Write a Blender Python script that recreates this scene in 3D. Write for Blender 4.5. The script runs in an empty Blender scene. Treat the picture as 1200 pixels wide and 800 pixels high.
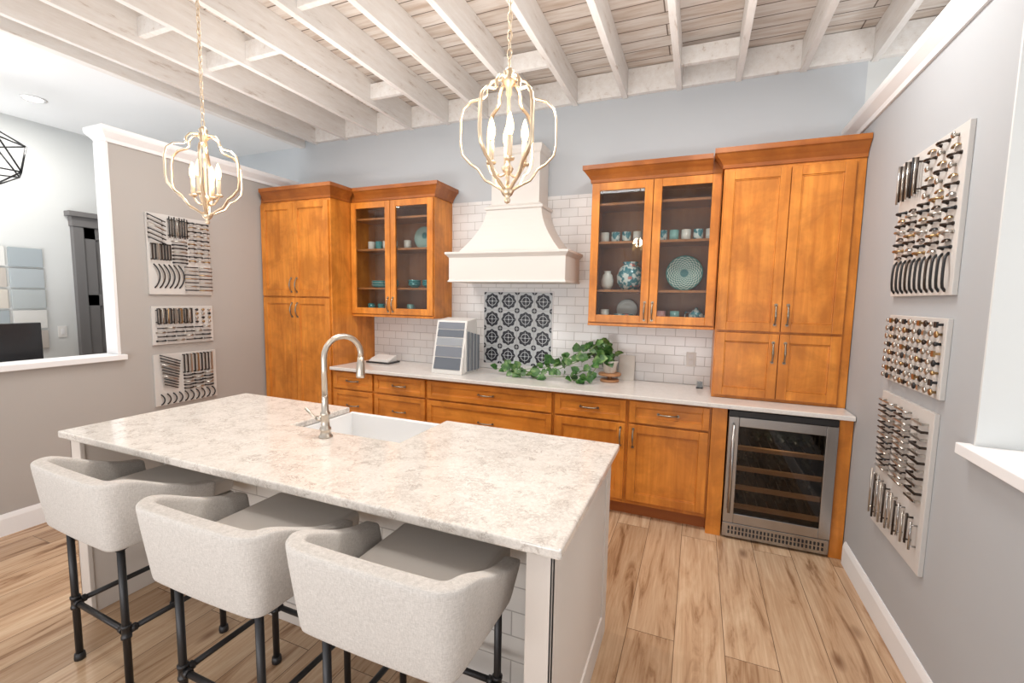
import bpy, bmesh, math, random
from mathutils import Vector, Matrix
random.seed(7)
scene=bpy.context.scene
scene.view_settings.view_transform='Standard'
scene.view_settings.exposure=0.0
COL=scene.collection
pi=math.pi

# ---------------- node helpers ----------------
class S:
    def __init__(s,nt,k): s.nt=nt; s.k=k
    def _m(s,op,*o):
        n=s.nt.nodes.new('ShaderNodeMath'); n.operation=op
        for i,a in enumerate((s,)+o):
            if isinstance(a,S): s.nt.links.new(a.k,n.inputs[i])
            else: n.inputs[i].default_value=a
        return S(s.nt,n.outputs[0])
    def __add__(s,o): return s._m('ADD',o)
    def __sub__(s,o): return s._m('SUBTRACT',o)
    def __mul__(s,o): return s._m('MULTIPLY',o)
    def __truediv__(s,o): return s._m('DIVIDE',o)
    def lt(s,o): return s._m('LESS_THAN',o)
    def gt(s,o): return s._m('GREATER_THAN',o)
    def max(s,o): return s._m('MAXIMUM',o)
    def min(s,o): return s._m('MINIMUM',o)
    def abs(s): return s._m('ABSOLUTE')
    def frac(s): return s._m('FRACT')
    def floor(s): return s._m('FLOOR')
    def sqrt(s): return s._m('SQRT')
    def cos(s): return s._m('COSINE')
    def atan2(s,o): return s._m('ARCTAN2',o)

class Mat:
    def __init__(m,name,color=(.8,.8,.8),rough=.5,metal=0,spec=.5,**kw):
        m.mat=bpy.data.materials.new(name); m.mat.use_nodes=True
        m.nt=m.mat.node_tree; m.b=m.nt.nodes['Principled BSDF']
        m.b.inputs['Base Color'].default_value=(*color,1)
        m.b.inputs['Roughness'].default_value=rough
        m.b.inputs['Metallic'].default_value=metal
        m.b.inputs['Specular IOR Level'].default_value=spec
        for k,v in kw.items(): m.b.inputs[k.replace('_',' ')].default_value=v
        m.mat.diffuse_color=(*color,1)
    def node(m,t,**p):
        n=m.nt.nodes.new(t)
        for k,v in p.items(): setattr(n,k,v)
        return n
    def link(m,a,b):
        m.nt.links.new(a.k if isinstance(a,S) else a,b)
    def coord(m,kind='Object'):
        return m.node('ShaderNodeTexCoord').outputs[kind]
    def pos(m):
        return m.node('ShaderNodeNewGeometry').outputs['Position']
    def sep(m,v):
        n=m.node('ShaderNodeSeparateXYZ'); m.link(v,n.inputs[0]); return [S(m.nt,o) for o in n.outputs]
    def comb(m,x,y,z=0.0):
        n=m.node('ShaderNodeCombineXYZ')
        for i,a in enumerate((x,y,z)):
            if isinstance(a,S): m.link(a,n.inputs[i])
            else: n.inputs[i].default_value=a
        return n.outputs[0]
    def scale(m,v,s):
        n=m.node('ShaderNodeMapping'); m.link(v,n.inputs[0]); n.inputs['Scale'].default_value=s; return n.outputs[0]
    def noise(m,v,scale,detail=3,rough=.5,dist=0,out='Fac'):
        n=m.node('ShaderNodeTexNoise'); m.link(v,n.inputs['Vector']); n.inputs['Scale'].default_value=scale
        n.inputs['Detail'].default_value=detail; n.inputs['Roughness'].default_value=rough; n.inputs['Distortion'].default_value=dist
        return S(m.nt,n.outputs[out])
    def ramp(m,f,stops):
        n=m.node('ShaderNodeValToRGB'); m.link(f,n.inputs[0]); cr=n.color_ramp
        while len(cr.elements)<len(stops): cr.elements.new(.5)
        for e,(p,c) in zip(cr.elements,stops):
            e.position=p; e.color=(*c,1) if isinstance(c,tuple) else (c,c,c,1)
        return n.outputs[0]
    def mix(m,f,a,b,mode='MIX'):
        n=m.node('ShaderNodeMix',data_type='RGBA',blend_type=mode)
        if isinstance(f,(int,float)): n.inputs[0].default_value=f
        else: m.link(f,n.inputs[0])
        for i,x in ((6,a),(7,b)):
            if isinstance(x,tuple): n.inputs[i].default_value=(*x,1)
            else: m.link(x,n.inputs[i])
        return n.outputs[2]
    def base(m,c): m.link(c,m.b.inputs['Base Color'])
    def bump(m,h,strength=.3,dist=.01):
        n=m.node('ShaderNodeBump'); n.inputs['Strength'].default_value=strength; n.inputs['Distance'].default_value=dist
        m.link(h,n.inputs['Height']); m.link(n.outputs[0],m.b.inputs['Normal'])
def plain(name,c,rough=.5,metal=0,**kw): return Mat(name,c,rough,metal,**kw).mat

def paint(name,c,var=.04):
    m=Mat(name,c,.75,spec=.3); n=m.noise(m.pos(),2.5,3)
    d=tuple(x*(1-var) for x in c); m.base(m.mix(n,d,c)); 
    m.bump(m.noise(m.pos(),220,2),.06,.002); return m.mat
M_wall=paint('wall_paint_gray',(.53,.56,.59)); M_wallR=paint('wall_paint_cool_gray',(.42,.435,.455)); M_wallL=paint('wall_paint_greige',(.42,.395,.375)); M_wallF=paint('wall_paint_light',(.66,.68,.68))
M_ceilw=paint('ceiling_drywall',(.86,.87,.88)); M_trim=paint('trim_white',(.80,.80,.81),.02)
M_raft=Mat('rafter_paint',(.78,.75,.72),.7); _n=M_raft.noise(M_raft.scale(M_raft.pos(),(7,1.2,7)),3.5,6,.68)
M_raft.base(M_raft.ramp(_n,[(.27,(.50,.42,.36)),(.39,(.78,.75,.72)),(.7,(.87,.86,.845))])); M_raft.bump(_n,.3,.004); M_raft=M_raft.mat
def mk_boards():
    m=Mat('ceiling_boards',rough=.7); x,y,z=m.sep(m.pos())
    br=m.node('ShaderNodeTexBrick'); m.link(m.comb(x,y),br.inputs['Vector'])
    for k,v in (('Scale',1),('Brick Width',2.4),('Row Height',.135),('Mortar Size',.005),('Mortar Smooth',.3)): br.inputs[k].default_value=v
    br.inputs['Color1'].default_value=(.64,.57,.51,1); br.inputs['Color2'].default_value=(.80,.76,.72,1); br.inputs['Mortar'].default_value=(.19,.15,.12,1)
    g=m.noise(m.scale(m.pos(),(1,9,1)),3,5,.6)
    c=m.mix(m.ramp(g,[(.32,0.0),(.58,1.0)]),(.72,.62,.54),(1,1,1)); m.base(m.mix(.9,br.outputs[0],c,'MULTIPLY')); return m.mat
M_boards=mk_boards()
def mk_floor():
    m=Mat('floor_oak_planks',rough=.27,spec=.5); x,y,z=m.sep(m.pos())
    br=m.node('ShaderNodeTexBrick'); m.link(m.comb(y,x+.07),br.inputs['Vector']); br.offset=.41
    for k,v in (('Scale',1),('Brick Width',1.75),('Row Height',.215),('Mortar Size',.0018),('Mortar Smooth',.2)): br.inputs[k].default_value=v
    br.inputs['Color1'].default_value=(0,0,0,1); br.inputs['Color2'].default_value=(1,1,1,1); br.inputs['Mortar'].default_value=(.5,.5,.5,1)
    rnd=m.sep(br.outputs[0])[0]
    v=m.comb(x*6.5,y*.8,rnd*9.0)
    g=m.noise(v,2.0,6,.62,1.2); g2=m.noise(m.comb(x*45,y*1.6,rnd*5.0),2.2,4,.6)
    c=m.ramp(g,[(.27,(.19,.095,.045)),(.37,(.43,.265,.155)),(.47,(.63,.435,.28)),(.70,(.76,.575,.40))])
    c=m.mix(m.ramp(g2,[(.3,.0),(.7,1.0)]),m.mix(1.0,c,(.80,.75,.70),'MULTIPLY'),c)
    c=m.mix(m.ramp(rnd,[(0,.0),(1,1.0)]),m.mix(1.0,c,(.66,.61,.56),'MULTIPLY'),c)
    kn=m.node('ShaderNodeTexVoronoi'); m.link(m.comb(x*2.2,y*.9,0.0),kn.inputs['Vector']); kn.inputs['Scale'].default_value=1.7
    c=m.mix(m.ramp(S(m.nt,kn.outputs['Distance']),[(.03,1.0),(.12,.0)]),c,(.20,.10,.05))
    c=m.mix(S(m.nt,br.outputs['Fac']),c,(.16,.10,.06)); m.base(c)
    m.bump(S(m.nt,br.outputs['Fac'])*-1.0,.3,.003); return m.mat
M_floor=mk_floor()
def mk_wood(name,c1,c2,rough=.30,sc=(14,14,1.3)):
    m=Mat(name,rough=rough,spec=.5); g=m.noise(m.scale(m.pos(),sc),1.6,5,.55,.6); b=m.noise(m.pos(),4.5,4,.6,.4)
    c=m.mix(m.ramp(g,[(.3,.0),(.7,1.0)]),c1,c2); c=m.mix(m.ramp(b,[(.38,.60),(.60,.0)]),c,tuple(x*.66 for x in c1)); m.base(c); return m.mat
W1,W2=(.55,.170,.020),(.77,.295,.046)
M_wood=mk_wood('maple_honey',W1,W2); M_woodH=mk_wood('maple_honey_horizontal',W1,W2,sc=(1.3,14,14))
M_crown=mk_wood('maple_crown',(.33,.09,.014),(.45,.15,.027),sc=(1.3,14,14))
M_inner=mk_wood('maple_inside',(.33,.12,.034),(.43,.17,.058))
def mk_quartz(name,basec,vein,amt):
    m=Mat(name,rough=.12,spec=.5); p=m.pos()
    n1=m.noise(p,17,6,.72,.6); n2=m.noise(p,105,3,.7); n3=m.noise(p,45,4,.72,.4)
    v1=((n1-.5).abs()*-24.0+1.0).max(0.0)
    v3=((n3-.53).abs()*-12.0+1.0).max(0.0)
    gate=m.ramp(m.noise(p,12,4,.65),[(.49,.0),(.58,1.0)]); gate2=m.ramp(m.noise(p,9,4,.65),[(.42,.15),(.60,1.0)])
    f=(v1*S(m.nt,gate)).max(v3*S(m.nt,gate2)*.62)*amt
    c=m.mix(f,basec,vein); c=m.mix(m.ramp(n2,[(.50,.0),(.66,.48*amt)]),c,tuple(x*.68 for x in basec))
    c=m.mix(m.ramp(m.noise(p,34,4,.7),[(.38,.32*amt),(.56,.0)]),c,tuple(x*.74 for x in basec)); m.base(c); return m.mat
M_quartz=mk_quartz('quartz_island',(.745,.70,.65),(.32,.26,.22),.80); M_quartz2=mk_quartz('quartz_counter',(.76,.735,.71),(.55,.51,.47),.4)
M_cream=paint('island_paint',(.66,.60,.55),.02); M_hood=paint('hood_cream',(.70,.665,.63),.02)
def brickmat(name,c1,c2,mort,bw,rh,ms,ax='xz',rough=.15,pl=None):
    m=Mat(name,rough=rough); P=m.sep(m.pos()); d=dict(x=0,y=1,z=2)
    br=m.node('ShaderNodeTexBrick'); m.link(m.comb(P[d[ax[0]]],P[d[ax[1]]]),br.inputs['Vector'])
    for k,v in (('Scale',1),('Brick Width',bw),('Row Height',rh),('Mortar Size',ms),('Mortar Smooth',.4)): br.inputs[k].default_value=v
    for k,v in (('Color1',c1),('Color2',c2),('Mortar',mort)): br.inputs[k].default_value=(*v,1)
    m.base(br.outputs[0]); m.bump(S(m.nt,br.outputs['Fac'])*-1.0,.5,.003); return m.mat
M_subway=brickmat('subway_tile_white',(.80,.80,.80),(.76,.765,.77),(.47,.46,.45),.152,.0762,.0024)
def mk_patch():
    m=Mat('patterned_tile',rough=.3); x,y,z=m.sep(m.pos()); t=.1675
    u=((x+2.775)/t); v=((z-.965)/t)
    a=u.frac()-.5; b=v.frac()-.5; r=(a*a+b*b).sqrt(); th=b.atan2(a)
    pet=(th*8.0).cos()*.028+.405
    blob=r.lt(pet); ring=(r-.235).abs().lt(.017); ctr=r.lt(.05)
    cross=(a.abs().min(b.abs())).lt(.013)*r.gt(.05)*r.lt(.34)
    dark=blob*(ring*-1.0+1.0)*(ctr*-1.0+1.0)*(cross*-1.0+1.0)
    ca=a.abs()-.5; cb=b.abs()-.5; rc=(ca*ca+cb*cb).sqrt(); dot=rc.lt(.15)*rc.gt(.05)
    dark=dark.max(dot)
    g=(a.abs().max(b.abs())).gt(.488)
    c=m.mix(dark,(.50,.53,.55),(.018,.02,.03)); c=m.mix(g,c,(.34,.35,.36)); m.base(c); return m.mat
M_patch=mk_patch()
def mk_steel(name,c=(.46,.45,.44),r=.26):
    m=Mat(name,c,r,1.0); n=m.noise(m.scale(m.pos(),(2,2,120)),3,3); m.base(m.mix(n,tuple(q*.82 for q in c),c)); return m.mat
M_steel=mk_steel('brushed_steel'); M_nickel=plain('aged_nickel',(.34,.29,.23),.28,1.0); M_pn=plain('brushed_nickel',(.50,.47,.43),.28,1.0); M_chrome=plain('satin_nickel',(.56,.50,.43),.30,1.0)
M_bronze=plain('dark_bronze',(.055,.042,.035),.35,.8); M_black=plain('matte_black_metal',(.03,.03,.032),.45,.5); M_pipe=plain('blackened_pipe',(.045,.044,.046),.42,.7)
M_gold=Mat('champagne_gold',(.74,.60,.44),.36,1.0).mat; M_brass=plain('antique_brass',(.42,.28,.14),.3,1.0)
M_blk=plain('black_plastic',(.018,.018,.02),.25); M_toe=plain('toe_kick_maple',(.34,.10,.02),.5)
M_sink=plain('fireclay_white',(.84,.84,.84),.1); M_white=plain('white_panel',(.74,.73,.71),.45); M_boardp=plain('display_board_white',(.58,.56,.54),.5)
def mk_fabric():
    m=Mat('linen_fabric',rough=.95,spec=.15); p=m.coord('Object')
    w=m.noise(m.scale(p,(1,1,8)),90,2); w2=m.noise(m.scale(p,(8,8,1)),60,2); f=w*.5+w2*.5
    c=m.mix(m.ramp(f,[(.35,.0),(.65,1.0)]),(.44,.415,.39),(.61,.58,.55)); m.base(c); m.bump(f,.35,.002); return m.mat
M_fab=mk_fabric(); M_cush=plain('cream_linen_cushion',(.64,.60,.56),.9)
def mk_glass(name,tint,gl=.07):
    m=Mat(name); nt=m.nt; nt.nodes.remove(m.b); o=nt.nodes['Material Output']
    t=m.node('ShaderNodeBsdfTransparent'); t.inputs[0].default_value=(*tint,1); g=m.node('ShaderNodeBsdfGlossy'); g.inputs['Roughness'].default_value=.02
    x=m.node('ShaderNodeMixShader'); x.inputs[0].default_value=gl; nt.links.new(t.outputs[0],x.inputs[1]); nt.links.new(g.outputs[0],x.inputs[2]); nt.links.new(x.outputs[0],o.inputs[0]); return m.mat
M_glass=mk_glass('clear_glass',(.90,.92,.92),.03); M_glassd=mk_glass('tinted_glass',(.58,.55,.52),.035)
def emit(name,c,s):
    m=Mat(name,c); m.b.inputs['Emission Color'].default_value=(*c,1); m.b.inputs['Emission Strength'].default_value=s; return m.mat
M_bulb=emit('bulb_glow',(1,.66,.30),4.5); M_rec=emit('downlight_glow',(1,.93,.82),8.0); M_candle=plain('candle_sleeve',(.70,.58,.44),.5)
M_teal=plain('teal_ceramic',(.05,.24,.24),.15); M_seafoam=plain('seafoam_ceramic',(.22,.40,.37),.2); M_cer=plain('cream_ceramic',(.70,.66,.60),.2); M_pink=plain('pink_ceramic',(.62,.30,.28),.25)
def mk_floral():
    m=Mat('floral_ceramic',rough=.2); p=m.coord('Object'); a=m.noise(p,28,3); b=m.noise(p,17,2)
    c=m.mix(m.ramp(a,[(.46,.0),(.52,1.0)]),(.62,.66,.62),(.06,.20,.23)); c=m.mix(m.ramp(b,[(.6,.0),(.66,1.0)]),c,(.50,.16,.13)); m.base(c); return m.mat
M_floral=mk_floral()
def mk_plate():
    m=Mat('ribbed_green_plate',rough=.2); x,y,z=m.sep(m.coord()); zz=z-.135; r=(x*x+zz*zz).sqrt(); th=zz.atan2(x)
    k=(r*55.0).frac().gt(.5); s=(th*16.0).cos().gt(.0); d=(k-s).abs()
    c=m.mix(d,(.10,.24,.22),(.56,.64,.56)); c=m.mix(r.lt(.030),c,(.08,.20,.20)); c=m.mix(r.gt(.125),c,(.12,.28,.25)); m.base(c); return m.mat
M_plate=mk_plate()
def mk_leaf():
    m=Mat('pothos_leaf',rough=.35); n=m.noise(m.pos(),22,3); m.base(m.ramp(n,[(.35,(.018,.075,.014)),(.52,(.05,.155,.03)),(.70,(.20,.31,.11))])); return m.mat
M_leaf=mk_leaf(); M_bottle=plain('dark_bottle',(.022,.03,.024),.15); M_shelfw=plain('rack_beech',(.80,.47,.24),.4); M_rackm=plain('rack_wire',(.12,.11,.10),.4,.8)
M_gdoor=paint('gray_door_paint',(.17,.165,.165),.05)

# ---------------- mesh builder ----------------
class B:
    def __init__(s,org=(0,0,0)): s.bm=bmesh.new(); s.o=Vector(org)
    def v(s,p): return s.bm.verts.new(Vector(p)-s.o)
    def face(s,vs,sm=False):
        try: f=s.bm.faces.new(vs); f.smooth=sm; return f
        except ValueError: return None
    def box(s,x0,x1,y0,y1,z0,z1):
        c=[s.v((x,y,z)) for z in (z0,z1) for y in (y0,y1) for x in (x0,x1)]
        for q in ((0,2,3,1),(4,5,7,6),(0,1,5,4),(2,6,7,3),(0,4,6,2),(1,3,7,5)): s.face([c[i] for i in q])
        return s
    def hexa(s,bot,top):
        n=len(bot); a=[s.v(p) for p in bot]; b=[s.v(p) for p in top]
        s.face(a[::-1]); s.face(b)
        for i in range(n): s.face([a[i],a[(i+1)%n],b[(i+1)%n],b[i]])
        return s
    def loft(s,rings,closed=True,caps=True,sm=True):
        R=[[s.v(p) for p in r] for r in rings]; n=len(R[0])
        for a,b in zip(R,R[1:]):
            for i in range(n if closed else n-1): s.face([a[i],a[(i+1)%n],b[(i+1)%n],b[i]],sm)
        if caps: s.face(R[0][::-1],False); s.face(R[-1],False)
        return s
    def tube(s,pts,r,n=8,sm=True,closed=False,flat=None):
        pts=[Vector(p) for p in pts]; rings=[]; N=len(pts)
        prev=None
        for i,p in enumerate(pts):
            if closed: t=(pts[(i+1)%N]-pts[i-1]).normalized()
            else: t=(pts[min(i+1,N-1)]-pts[max(i-1,0)]).normalized()
            if prev is None:
                h=Vector((0,0,1)) if abs(t.z)<.9 else Vector((1,0,0)); a=t.cross(h).normalized()
            else:
                a=(prev-t*prev.dot(t)).normalized()
            prev=a; b=t.cross(a); rr=r[i] if isinstance(r,(list,tuple)) else r
            rings.append([p+(a*math.cos(k*2*pi/n)+b*math.sin(k*2*pi/n)*(flat or 1))*rr for k in range(n)])
        if closed: rings.append(rings[0]); return s.loft(rings,caps=False,sm=sm)
        return s.loft(rings,sm=sm)
    def cyl(s,a,b,r,n=16,r2=None,sm=True): return s.tube([a,b],[r,r if r2 is None else r2],n,sm)
    def lathe(s,c,prof,n=20,axis='z',sm=True):
        c=Vector(c); rings=[]
        for r,h in prof:
            ring=[]
            for k in range(n):
                a=k*2*pi/n; u,w=r*math.cos(a),r*math.sin(a)
                ring.append(c+(Vector((u,w,h)) if axis=='z' else Vector((u,h,w)) if axis=='y' else Vector((h,u,w))))
            rings.append(ring)
        return s.loft(rings,sm=sm)
    def sweep(s,path,prof,side=1,closed=False):
        n=len(path); P=[Vector(p) for p in path]; rings=[]
        for i in range(n):
            ns=[]
            for a,b in ((i-1,i),(i,i+1)):
                if closed: a%=n; b%=n
                if 0<=a<n and 0<=b<n: d=(P[b]-P[a]).normalized(); ns.append(Vector((d.y,-d.x))*side)
            m=ns[0] if len(ns)==1 else (ns[0]+ns[1])/(1+ns[0].dot(ns[1]))
            rings.append([(P[i].x+m.x*o,P[i].y+m.y*o,z) for o,z in prof])
        if closed: rings.append(rings[0])
        return s.loft(rings,caps=not closed,sm=False)
    def obj(s,name,mat,parent=None,bevel=0,seg=2,sub=0,label=None):
        bmesh.ops.recalc_face_normals(s.bm,faces=s.bm.faces)
        me=bpy.data.meshes.new(name); s.bm.to_mesh(me); s.bm.free()
        o=bpy.data.objects.new(name,me); COL.objects.link(o)
        for m in (mat if isinstance(mat,(list,tuple)) else [mat]): me.materials.append(m)
        if bevel:
            md=o.modifiers.new('bevel','BEVEL'); md.width=bevel; md.segments=seg; md.limit_method='ANGLE'; md.angle_limit=.6
        if sub:
            md=o.modifiers.new('sub','SUBSURF'); md.levels=sub; md.render_levels=sub
        if parent: o.parent=parent
        else: o.location=s.o
        if label: o['label']=label
        return o
def lab(l):
    assert 4<=len(l.split())<=12,l
    return l
def thing(kind,label,cat,org=(0,0,0),group=None):
    e=bpy.data.objects.new(kind,None); e.empty_display_size=.05; e.location=org; COL.objects.link(e)
    e['label']=lab(label); e['category']=cat
    if group: e['group']=group
    return e
def tag(o,label,cat,group=None):
    o['label']=lab(label); o['category']=cat
    if group: o['group']=group
    return o
def struct(b,name,mat,bevel=0):
    o=b.obj(name,mat,bevel=bevel); o['kind']='structure'; return o
def copy_thing(e,loc,rot=None):
    n=e.copy(); n.location=loc
    if rot is not None: n.rotation_euler=(0,0,rot)
    COL.objects.link(n)
    def rec(src,dst):
        for c in [c for c in src.children]:
            k=c.copy(); COL.objects.link(k); k.parent=dst; rec(c,k)
    rec(e,n); return n

XW=-4.967; XR=0.0; ZC=2.74; ZR=3.2; YF=-5.4
# ---------------- room shell ----------------
struct(B().box(-7.1,3.2,YF,.15,-.1,0),'floor',M_floor)
struct(B().box(-7.1,.065,0,.12,0,3.44),'wall_back',M_wall)
struct(B().box(.065,3.2,0,.12,0,3.44),'wall_back',M_wallF)
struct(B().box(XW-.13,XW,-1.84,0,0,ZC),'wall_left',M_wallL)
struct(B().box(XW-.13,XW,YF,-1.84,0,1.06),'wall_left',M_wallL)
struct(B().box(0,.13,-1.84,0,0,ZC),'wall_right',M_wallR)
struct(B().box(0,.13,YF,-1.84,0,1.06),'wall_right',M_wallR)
struct(B().box(-7.1,-6.95,YF,0,0,3.44),'wall_far_left',M_wallF)
struct(B().box(3.0,3.15,YF,0,0,3.44),'wall_far_right',M_wallF)
struct(B().box(-6.95,-5.06,YF,0,ZR,3.44),'ceiling_left',M_ceilw)
struct(B().box(.56,3.0,YF,0,ZR,3.44),'ceiling_right',M_ceilw)
struct(B().box(-5.06,.56,YF,0,3.41,3.44),'ceiling',M_boards)
# rafters
xs=[.10-.41*k for k in range(-1,13)]
for i,x in enumerate(xs):
    struct(B().box(x-.021,x+.021,YF,0,ZR,3.41),'trim_%d'%(i+1),M_raft,.003)
struct(B().box(-5.06,-4.99,YF,0,ZR-.02,3.41),'trim_20',M_raft,.003)
b=B()
for x in xs[:-1]: b.box(x-.41+.021,x-.021,-.045,0,ZR+.01,3.405)
struct(b,'trim_21',M_raft,.003)
b=B()
for k,y in ((5,-.62),(8,-.62),(7,-1.75),(9,-1.45),(10,-1.9),(10,-1.45),(4,-3.0),(2,-.3)):
    x=.10-.41*k; b.box(x-.41+.021,x-.021,y-.02,y+.02,ZR+.04,3.36)
struct(b,'trim_22',M_raft,.003)
# wall crowns (cap), jamb trim, sills, baseboards
cap=[(0,ZC-.075),(.012,ZC-.075),(.018,ZC-.05),(.05,ZC-.01),(.055,ZC+.005),(.055,ZC+.03),(0,ZC+.03)]
b=B(); b.sweep([(XW,0),(XW,-1.84),(XW-.13,-1.84),(XW-.13,0)],[(o,z) for o,z in cap],side=-1); b.box(XW-.13,XW,-1.84,0,ZC,ZC+.03)
struct(b,'trim_30',M_trim)
b=B(); b.sweep([(XR,0),(XR,-1.84),(XR+.13,-1.84),(XR+.13,0)],cap,side=1); b.box(0,.13,-1.84,0,ZC,ZC+.03)
struct(b,'trim_31',M_trim)
struct(B().box(XW-.14,XW+.006,-1.862,-1.84,1.10,ZC-.07),'trim_32',M_trim,.003)
struct(B().box(-.001,.131,-1.85,-1.84,1.10,ZC-.07),'trim_33',M_wallF,.001)
struct(B().box(XW-.17,XW+.04,YF,-1.815,1.06,1.10),'trim_34',M_trim,.004)
struct(B().box(-.04,.17,YF,-1.815,1.06,1.10),'trim_35',M_trim,.004)
bp_=[(0,0),(.016,0),(.016,.11),(.010,.13),(.006,.14),(0,.14)]
struct(B().sweep([(XW,YF),(XW,-.63)],bp_,1),'baseboard_left',M_trim)
struct(B().sweep([(XR,YF),(XR,-.66)],bp_,-1),'baseboard_right',M_trim)
# subway tile backsplash as wall surface
struct(B().box(-4.07,-.70,-.009,0,.914,1.42).box(-3.13,-1.71,-.009,0,1.42,2.47),'wall_backsplash',M_subway)
o=struct(B().box(-2.785,-2.095,-.016,-.0085,.955,1.645),'trim_40',M_trim,.002)
o=struct(B().box(-2.775,-2.105,-.019,-.014,.965,1.635),'trim_41',M_patch)

# ---------------- cabinetry ----------------
def handle(door,x,z,yf,L=.13,vert=True,org=(0,0,0),mat=None):
    b=B(org); pts=[]
    for i in range(11):
        t=i/10; s=(t-.5)*L; out=.028*math.sin(pi*t)**.55+.0 if 0<t<1 else 0
        pts.append((x,yf-out,z+s) if vert else (x+s,yf-out,z))
    b.tube(pts,[.0065,.0055,.005,.0055,.0065,.0075,.0065,.0055,.005,.0055,.0065],8)
    for s in (-.5,.5):
        p=(x,yf,z+s*L) if vert else (x+s*L,yf,z)
        b.cyl(p,(p[0],yf-.006,p[2]),.010,10)
    return b.obj('handle',mat or M_nickel,door)
def door(th,x0,x1,z0,z1,yf,org,name='door',fr=.058,glass=False,hz=None,hx=None,hor=False,mat=None,L=.13,bar=False):
    mat=mat or (M_woodH if hor else M_wood); g=.0025; x0+=g;x1-=g;z0+=g;z1-=g; t=.02
    b=B(org)
    b.box(x0,x0+fr,yf,yf+t,z0,z1).box(x1-fr,x1,yf,yf+t,z0,z1).box(x0+fr,x1-fr,yf,yf+t,z0,z0+fr).box(x0+fr,x1-fr,yf,yf+t,z1-fr,z1)
    if not glass:
        b.box(x0+fr-.002,x1-fr+.002,yf+.010,yf+t-.001,z0+fr-.002,z1-fr+.002)
        for (a,c,d,e) in ((x0+fr,x0+fr+.008,z0+fr,z1-fr),(x1-fr-.008,x1-fr,z0+fr,z1-fr),(x0+fr,x1-fr,z0+fr,z0+fr+.008),(x0+fr,x1-fr,z1-fr-.008,z1-fr)):
            b.box(a,c,yf+.005,yf+.012,d,e)
    d=b.obj(name,mat,th,bevel=.0025)
    if glass: B(org).box(x0+fr-.004,x1-fr+.004,yf+.010,yf+.013,z0+fr-.004,z1-fr+.004).obj('glass_pane',M_glass,d)
    if hz is not None: handle(d,hx,hz,yf,L,not hor,org)
    return d
CR=lambda z:[(0,z),(.010,z),(.012,z+.022),(.030,z+.050),(.055,z+.082),(.066,z+.090),(.066,z+.122),(0,z+.122)]
# left tall pantry
yL=-.62; og=(-4.52,-.3,0)
th=thing('pantry_cabinet','tall honey maple pantry cabinet with four shaker doors and crown','cabinet',og)
B(og).box(XW+.003,-4.072,yL+.022,-.003,.10,2.47).obj('body',M_wood,th,bevel=.002)
B(og).box(XW+.003,-4.075,yL+.08,-.003,0,.10).obj('toe_kick',M_toe,th)
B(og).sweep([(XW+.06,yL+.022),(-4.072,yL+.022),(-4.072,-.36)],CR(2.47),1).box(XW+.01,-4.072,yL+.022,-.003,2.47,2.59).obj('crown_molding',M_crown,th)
xm=-4.52
for (a,c,hx) in ((XW+.02,xm,xm-.035),(xm,-4.085,xm+.035)):
    door(th,a,c,1.56,2.45,yL,og,hz=1.67,hx=hx); door(th,a,c,.115,1.55,yL,og,hz=1.43,hx=hx)
# glass wall cabinets
def glasscab(x0,x1,label,yf=-.35,zb=1.40,zt=2.47,path=None,xm=None):
    og=((x0+x1)/2,-.17,zb)
    th=thing('glass_front_cabinet',label,'cabinet',og); w=.018
    b=B(og); yb=yf+.022
    b.box(x0,x0+w,yb,-.003,zb,zt).box(x1-w,x1,yb,-.003,zb,zt).box(x0+w,x1-w,yb,-.003,zb,zb+w).box(x0+w,x1-w,yb,-.003,zt-w,zt)
    b.box((x0+x1)/2-.018,(x0+x1)/2+.018,yb,yb+.018,zb+w,zt-w)
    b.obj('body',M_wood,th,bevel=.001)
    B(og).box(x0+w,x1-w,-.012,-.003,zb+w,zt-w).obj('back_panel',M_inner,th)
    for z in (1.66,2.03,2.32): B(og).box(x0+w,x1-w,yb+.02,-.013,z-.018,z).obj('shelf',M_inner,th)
    B(og).box(x0,x1,yf+.01,-.003,zb-.022,zb).obj('light_rail',M_wood,th,bevel=.004)
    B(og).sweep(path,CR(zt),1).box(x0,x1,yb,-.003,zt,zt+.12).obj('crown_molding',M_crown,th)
    xm=(x0+x1)/2
    for a,c,hx in ((x0+.004,xm,xm-.028),(xm,x1-.004,xm+.028)):
        door(th,a,c,zb+.004,zt-.004,yf,og,name='glass_door',glass=True,hz=zb+.10,hx=hx)
    return th
glasscab(-4.068,-3.13,'honey maple wall cabinet with two glass doors beside the range hood',path=[(-4.0,-.328),(-3.13,-.328),(-3.13,-.01)])
glasscab(-1.71,-.795,'honey maple wall cabinet with glass doors showing dishes beside tall cabinet',path=[(-1.71,-.01),(-1.71,-.328),(-.862,-.328)])
# right tall hutch on counter
og=(-.4,-.22,.914); yT=-.45
th=thing('hutch_cabinet','tall honey maple cabinet with four shaker doors resting on worktop','cabinet',og)
B(og).box(-.79,-.004,yT+.022,-.003,.9145,2.47).obj('body',M_wood,th,bevel=.002)
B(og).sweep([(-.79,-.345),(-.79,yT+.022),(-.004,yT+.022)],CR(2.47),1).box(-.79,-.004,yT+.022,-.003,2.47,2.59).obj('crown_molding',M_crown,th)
for a,c,hx in ((-.785,-.40,-.435),(-.40,-.055,-.365)):
    door(th,a,c,1.385,2.45,yT,og,hz=1.50,hx=hx); door(th,a,c,.935,1.375,yT,og,hz=1.25,hx=hx)
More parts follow.
